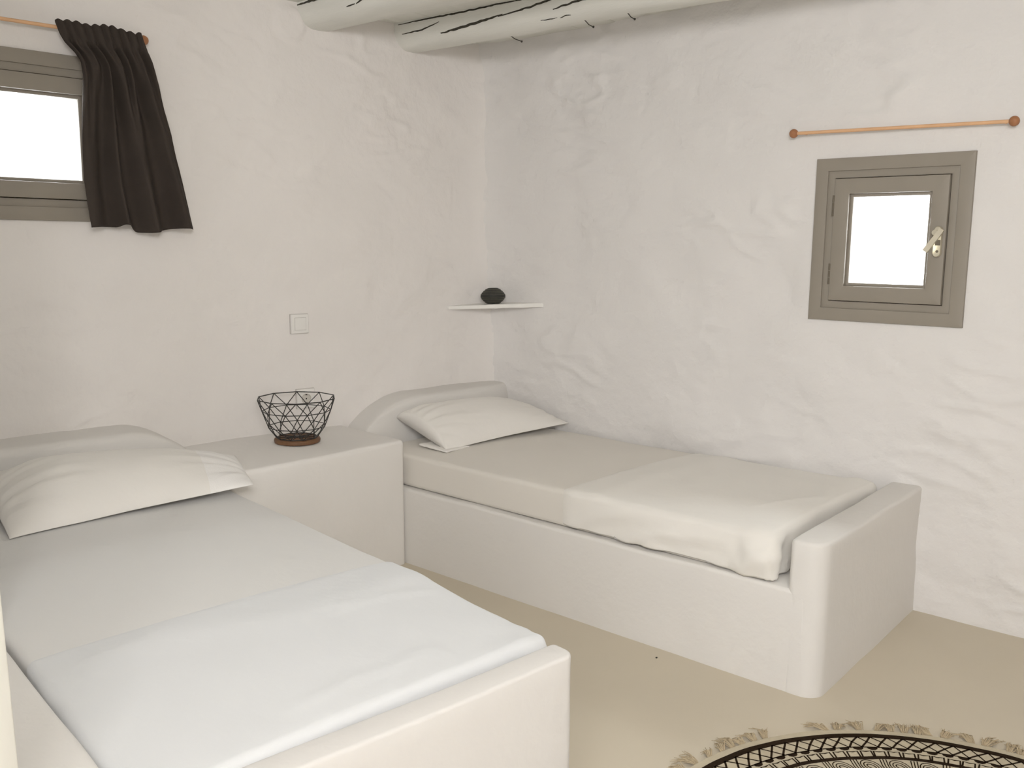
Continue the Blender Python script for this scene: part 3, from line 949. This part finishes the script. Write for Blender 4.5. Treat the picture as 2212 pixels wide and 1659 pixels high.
# ------------------------------------------------------------------ corner shelf and vase
bm = bmesh.new()
za0, za1, zb0, zb1 = 1.0035, 1.0195, 1.022, 1.041
A = L(0.285, 0.0, 0); B = Vector((0.445, 0.0, 0)); Cc = Vector((-0.02, 0.06, 0)); A2 = L(0.285, -0.08, 0); B2 = Vector((0.445, 0.05, 0))
def shelf_pts(lo):
    za, zb = (za0, zb0) if lo else (za1, zb1)
    fr = [A.lerp(B, k / 12) for k in range(13)]
    pts = [(p.x, p.y, za + (zb - za) * k / 12 + 0.0018 * mnoise.noise(Vector((k * .6, lo, 2)))) for k, p in enumerate(fr)]
    pts += [(B2.x, B2.y, zb), (Cc.x, Cc.y, (za + zb) / 2), (A2.x, A2.y, za)]
    return pts
lo = [bm.verts.new(p) for p in shelf_pts(1)]; hi = [bm.verts.new(p) for p in shelf_pts(0)]
bm.faces.new(hi); bm.faces.new(lo[::-1])
for k in range(len(lo)): bm.faces.new((lo[k], lo[(k + 1) % len(lo)], hi[(k + 1) % len(lo)], hi[k]))
bmesh.ops.triangulate(bm, faces=[f for f in bm.faces if len(f.verts) > 4])
bmesh.ops.bevel(bm, geom=[e for e in bm.edges if e.calc_face_angle(0) > 0.8], offset=0.0035, segments=2, affect='EDGES')
o = obj('corner_shelf', bm, M_SHELF, angle=30)
tag(o, 'small white triangular shelf in the room corner holding the dark vase', 'shelf')

VX, VY, VZ = 0.215, -0.105, 1.0325
tv = thing('vase', 'squat black dotted vase with a sharp waist on the corner shelf', 'vase', Matrix.Translation((VX, VY, VZ)) @ Matrix.Rotation(math.radians(-1.5), 4, 'Y'))
def vr(t):      # t 0..1 height share
    k = 0.060
    if t < 0.47: q = t / 0.47; return k - (k - 0.031) * (1 - q) ** 1.75
    q = (t - 0.47) / 0.53; return k - (k - 0.024) * q ** 1.75
HV = 0.074
bm = bmesh.new()
prof = [(0, 0)] + [(vr(k / 40), HV * k / 40) for k in range(38)] + [(0.022, HV), (0.018, HV * .99), (0.017, HV * .85), (0, HV * .8)]
add_lathe(bm, prof, 64)
vb = obj('body', bm, M_BLACK, tv, angle=50)
bm = bmesh.new()
for row in range(9):
    t = 0.06 + row * 0.105
    if abs(t - 0.47) < 0.045: continue
    r = vr(t); n = int(2 * PI * r / 0.0065)
    for k in range(n):
        a = 2 * PI * (k + 0.5 * (row % 2)) / n
        bmesh.ops.create_icosphere(bm, subdivisions=1, radius=0.0019, matrix=Matrix.Translation((r * math.cos(a), r * math.sin(a), HV * t)))
do = obj('raised_dots', bm, M_DOTS, vb); do['kind'] = 'stuff'

# ------------------------------------------------------------------ round rug with printed bands and tassels
RX, RY = 2.8155, -1.5341
tr = thing('round_rug', 'round oatmeal rug with black printed bands and tasselled edge on the floor', 'rug', Matrix.Translation((RX, RY, 0)))
bm = bmesh.new()
n = 180
Z1 = 0.009
def rr(k): return 0.713 + 0.004 * mnoise.noise(Vector((math.cos(2 * PI * k / n) * 4, math.sin(2 * PI * k / n) * 4, 1)))
ring0 = [bm.verts.new((rr(k) * math.cos(2 * PI * k / n), rr(k) * math.sin(2 * PI * k / n), 0.001)) for k in range(n)]
ring1 = [bm.verts.new(((rr(k) - .003) * math.cos(2 * PI * k / n), (rr(k) - .003) * math.sin(2 * PI * k / n), Z1)) for k in range(n)]
cv = bm.verts.new((0, 0, Z1))
for k in range(n):
    bm.faces.new((ring0[k], ring0[(k + 1) % n], ring1[(k + 1) % n], ring1[k]))
    bm.faces.new((ring1[k], ring1[(k + 1) % n], cv))
obj('rug_cloth', bm, M_RUG, tr, angle=30)
pb = bmesh.new()
ZP = Z1 + 0.0006
def P2(r, a): return Vector((r * math.cos(a), r * math.sin(a), ZP))
def stroke(pts, w, closed=False):
    pts = [Vector(p) for p in pts]; m = len(pts)
    prs = []
    for i, p in enumerate(pts):
        a = pts[i - 1] if (i > 0 or closed) else p
        b = pts[(i + 1) % m] if (i < m - 1 or closed) else p
        d = (b - a); d.z = 0
        if d.length < 1e-9: d = Vector((1, 0, 0))
        d.normalize(); nn = Vector((-d.y, d.x, 0)) * w / 2
        prs.append((pb.verts.new(p + nn), pb.verts.new(p - nn)))
    for i in range(m if closed else m - 1):
        A, B = prs[i], prs[(i + 1) % m]
        pb.faces.new((A[0], A[1], B[1], B[0]))
rj = random.Random(11)
def circ(r, w, amp=0.0, m=240): stroke([P2(r + amp * mnoise.noise(Vector((math.cos(2 * PI * k / m) * 9, math.sin(2 * PI * k / m) * 9, r * 50))), 2 * PI * k / m) for k in range(m)], w, True)
circ(0.679, 0.020, 0.002)
circ(0.622, 0.0045, 0.002)
circ(0.573, 0.0140, 0.003)
N1 = 104
for k in range(N1):                                  # diamond lattice band
    a = 2 * PI * k / N1; d = 2 * PI / N1
    j1, j2 = rj.uniform(-.1, .1) * d, rj.uniform(-.1, .1) * d
    stroke([P2(0.673, a + j1), P2(0.648, a + 0.52 * d), P2(0.623, a + 1.05 * d + j2)], 0.0056)
    stroke([P2(0.673, a + j1), P2(0.648, a - 0.52 * d), P2(0.623, a - 1.05 * d + j2)], 0.0044)
    b = a + 0.4 * d                                  # half dots hanging from the thin ring
    fan = [P2(0.6225, b - .38 * d), P2(0.614, b - .33 * d), P2(0.609, b - .14 * d), P2(0.6085, b + .12 * d), P2(0.614, b + .33 * d), P2(0.6225, b + .38 * d)]
    pb.faces.new([pb.verts.new(q) for q in fan])
    c = a + 0.1 * d + rj.uniform(-.05, .05) * d      # open-bottomed box motif
    hh = 0.603 + rj.uniform(-.002, .002)
    stroke([P2(0.578, c - .36 * d), P2(hh, c - .40 * d), P2(hh - .003, c), P2(hh, c + .36 * d), P2(0.578, c + .46 * d)], 0.0048)
N2 = 46
for k in range(N2):                                  # nested eye motifs
    a = 2 * PI * k / N2; d = 2 * PI / N2
    for sc_, w in ((1, .003), (.68, .003), (.36, .0034)):
        pts = []
        for i in range(20):
            t = 2 * PI * i / 20
            pts.append(P2(0.532 + 0.030 * sc_ * math.cos(t), a + 0.32 * d * sc_ * math.sin(t) + 0.06 * d * math.cos(t)))
        stroke(pts, w, True)
    for off in (.40, .50, .60):
        stroke([P2(0.566, a + (off - .05) * d), P2(0.535, a + off * d), P2(0.498, a + (off - .03) * d)], 0.003)
circ(0.490, 0.011, 0.003); circ(0.440, 0.004, 0.002)
for k in range(72):
    a = 2 * PI * k / 72; d = 2 * PI / 72
    stroke([P2(0.486, a), P2(0.443, a + .5 * d), P2(0.486, a + d)], 0.004)
circ(0.360, 0.010, 0.003)
for k in range(28):
    a = 2 * PI * k / 28; d = 2 * PI / 28
    for q in (1, .6):
        stroke([P2(0.436 - .072 * (1 - q) * .3, a - .45 * d * q), P2(0.40, a - .3 * d * q), P2(0.370 + .03 * (1 - q), a), P2(0.40, a + .3 * d * q), P2(0.436 - .072 * (1 - q) * .3, a + .45 * d * q)], 0.004)
circ(0.25, 0.006, 0.002); circ(0.13, 0.009, 0.002)
for k in range(16):
    a = 2 * PI * k / 16; d = 2 * PI / 16
    stroke([P2(0.355, a), P2(0.30, a + .5 * d), P2(0.253, a), P2(0.30, a - .5 * d)], 0.005, True)
    stroke([P2(0.246, a), P2(0.135, a + .5 * d)], 0.004)
    stroke([P2(0.12, a), P2(0.03, a)], 0.004)
pr_ = obj('printed_pattern', pb, M_RUGB, tr, smooth=False)
pr_['label'] = 'black printed bands of diamonds, boxes and nested eyes'
seen = [171.4, 167.2, 163.3, 160.4, 157.6, 154.4, 151.6, 137.0, 134.5, 129.3, 125.8, 122.7, 120.1, 117.3, 114.9, 112.2, 106.6, 104.2, 99.6, 97.3]
angs = seen + [175.5 + 7.0 * k for k in range(39)] + [91, 86, 82]
rt = random.Random(5)
for ai, deg in enumerate(angs):
    a = math.radians(deg)
    bm = bmesh.new()
    lean = rt.uniform(-.9, .9)
    base = Vector((0.710 * math.cos(a), 0.710 * math.sin(a), 0.006))
    rad = Vector((math.cos(a), math.sin(a), 0)); tan = Vector((-math.sin(a), math.cos(a), 0))
    ln = rt.uniform(0.042, 0.066)
    for q in range(26):
        w = rt.uniform(-1, 1)
        l = ln * rt.uniform(.5, 1.05)
        b = base + tan * w * 0.007 + Vector((0, 0, rt.uniform(-.002, .005)))
        d = rad * 1.0 + tan * (lean + w * 0.28 + rt.uniform(-.2, .2))
        d.normalize()
        m1 = b + d * l * .5 + Vector((0, 0, rt.uniform(.002, .012))) + tan * rt.uniform(-.004, .004)
        e_ = b + d * l + tan * rt.uniform(-.010, .010); e_.z = rt.uniform(.0015, .009)
        add_tube(bm, [b, m1, e_], [0.0014, 0.0013, 0.0006], 5, cap=False)
    obj('tassel', bm, M_TASSEL, tr)

# tiny dark crumb lying on the floor beside the bed base
bm = bmesh.new()
bmesh.ops.create_icosphere(bm, subdivisions=2, radius=0.0035)
for v in bm.verts: v.co *= 1 + 0.3 * mnoise.noise(v.co * 400); v.co.z *= .7
o = obj('crumb', bm, M_DARK, matrix=Matrix.Translation((1.707, -0.966, 0.0022)))
tag(o, 'tiny black crumb on the floor in front of the right bed base', 'crumb')

# ------------------------------------------------------------------ door lining at the far left, close to the camera
JX, JY, JA = 2.0074, -2.9503, math.radians(-1.39)
bm = bmesh.new()
add_box(bm, -0.065, 0.0, -0.12, 0.0, -0.01, 2.2, 0.010, 3)
add_box(bm, -0.065, -0.010, -0.140, -0.118, -0.01, 2.2, 0.006, 2)
jamb = obj('door_1', bm, M_JAMB, angle=30)
jamb['kind'] = 'structure'; jamb['label'] = 'bright cream door lining at the left edge of the photo'
JM = Matrix.Translation((JX, JY, 0)) @ Matrix.Rotation(math.radians(40.75), 4, 'Z') @ Matrix.Rotation(JA, 4, 'Y')
jamb.matrix_world = JM

# ------------------------------------------------------------------ light
w = bpy.data.worlds.new('World'); sc.world = w
w.use_nodes = True
bg = w.node_tree.nodes['Background']
bg.inputs['Color'].default_value = (0.97, 0.985, 1.0, 1)
bg.inputs['Strength'].default_value = 3.0
def area(name, loc, target, sx, sy, power, col):
    ld = bpy.data.lights.new(name, 'AREA')
    ld.shape = 'RECTANGLE'; ld.size = sx; ld.size_y = sy; ld.energy = power; ld.color = col
    o = bpy.data.objects.new(name, ld); COL.objects.link(o)
    o.location = loc
    o.rotation_euler = (Vector(target) - Vector(loc)).to_track_quat('-Z', 'Y').to_euler()
    return o
area('added_rear_daylight', (3.45, -3.70, 1.94), (0.3, -0.8, 0.95), 1.4, 0.5, 60, (1.0, 0.965, 0.93))  # added area lamp inside the room, standing in for daylight from behind
area('right_window_daylight', (2.014, 0.16, 1.338), (2.014, -3, 1.2), 0.30, 0.34, 13, (0.97, 0.985, 1.0))
p = L(2.05, -0.16, 1.652); q = L(2.05, 3, 1.4)
area('left_window_daylight', p, q, 0.30, 0.30, 9, (0.97, 0.985, 1.0))

# ------------------------------------------------------------------ camera
yaw, pitch, roll = map(math.radians, (130.75, 8.557, 0.592))
fw = Vector((math.cos(yaw) * math.cos(pitch), math.sin(yaw) * math.cos(pitch), -math.sin(pitch)))
r0 = Vector((math.sin(yaw), -math.cos(yaw), 0)); u0 = r0.cross(fw)
r_ = r0 * math.cos(roll) + u0 * math.sin(roll); u_ = -r0 * math.sin(roll) + u0 * math.cos(roll)
cam = bpy.data.cameras.new('camera')
cam.sensor_fit = 'HORIZONTAL'; cam.sensor_width = 36.0
cam.lens = 1962.0 / 2212.0 * 36.0
cam.clip_start = 0.02
co = bpy.data.objects.new('camera', cam); COL.objects.link(co)
co.matrix_world = Matrix(((r_.x, u_.x, -fw.x, 3.1461), (r_.y, u_.y, -fw.y, -3.3611), (r_.z, u_.z, -fw.z, 1.30), (0, 0, 0, 1)))
sc.camera = co

sc.view_settings.view_transform = 'Standard'
sc.view_settings.look = 'None'
sc.view_settings.exposure = 0.0
sc.view_settings.gamma = GAMMA
sc.cycles.use_denoising = True
sc.cycles.max_bounces = 8
sc.cycles.diffuse_bounces = 4
sc.cycles.glossy_bounces = 2
sc.cycles.use_adaptive_sampling = True
sc.cycles.adaptive_threshold = 0.09
sc.cycles.adaptive_min_samples = 14
sc.cycles.caustics_reflective = False
sc.cycles.caustics_refractive = False
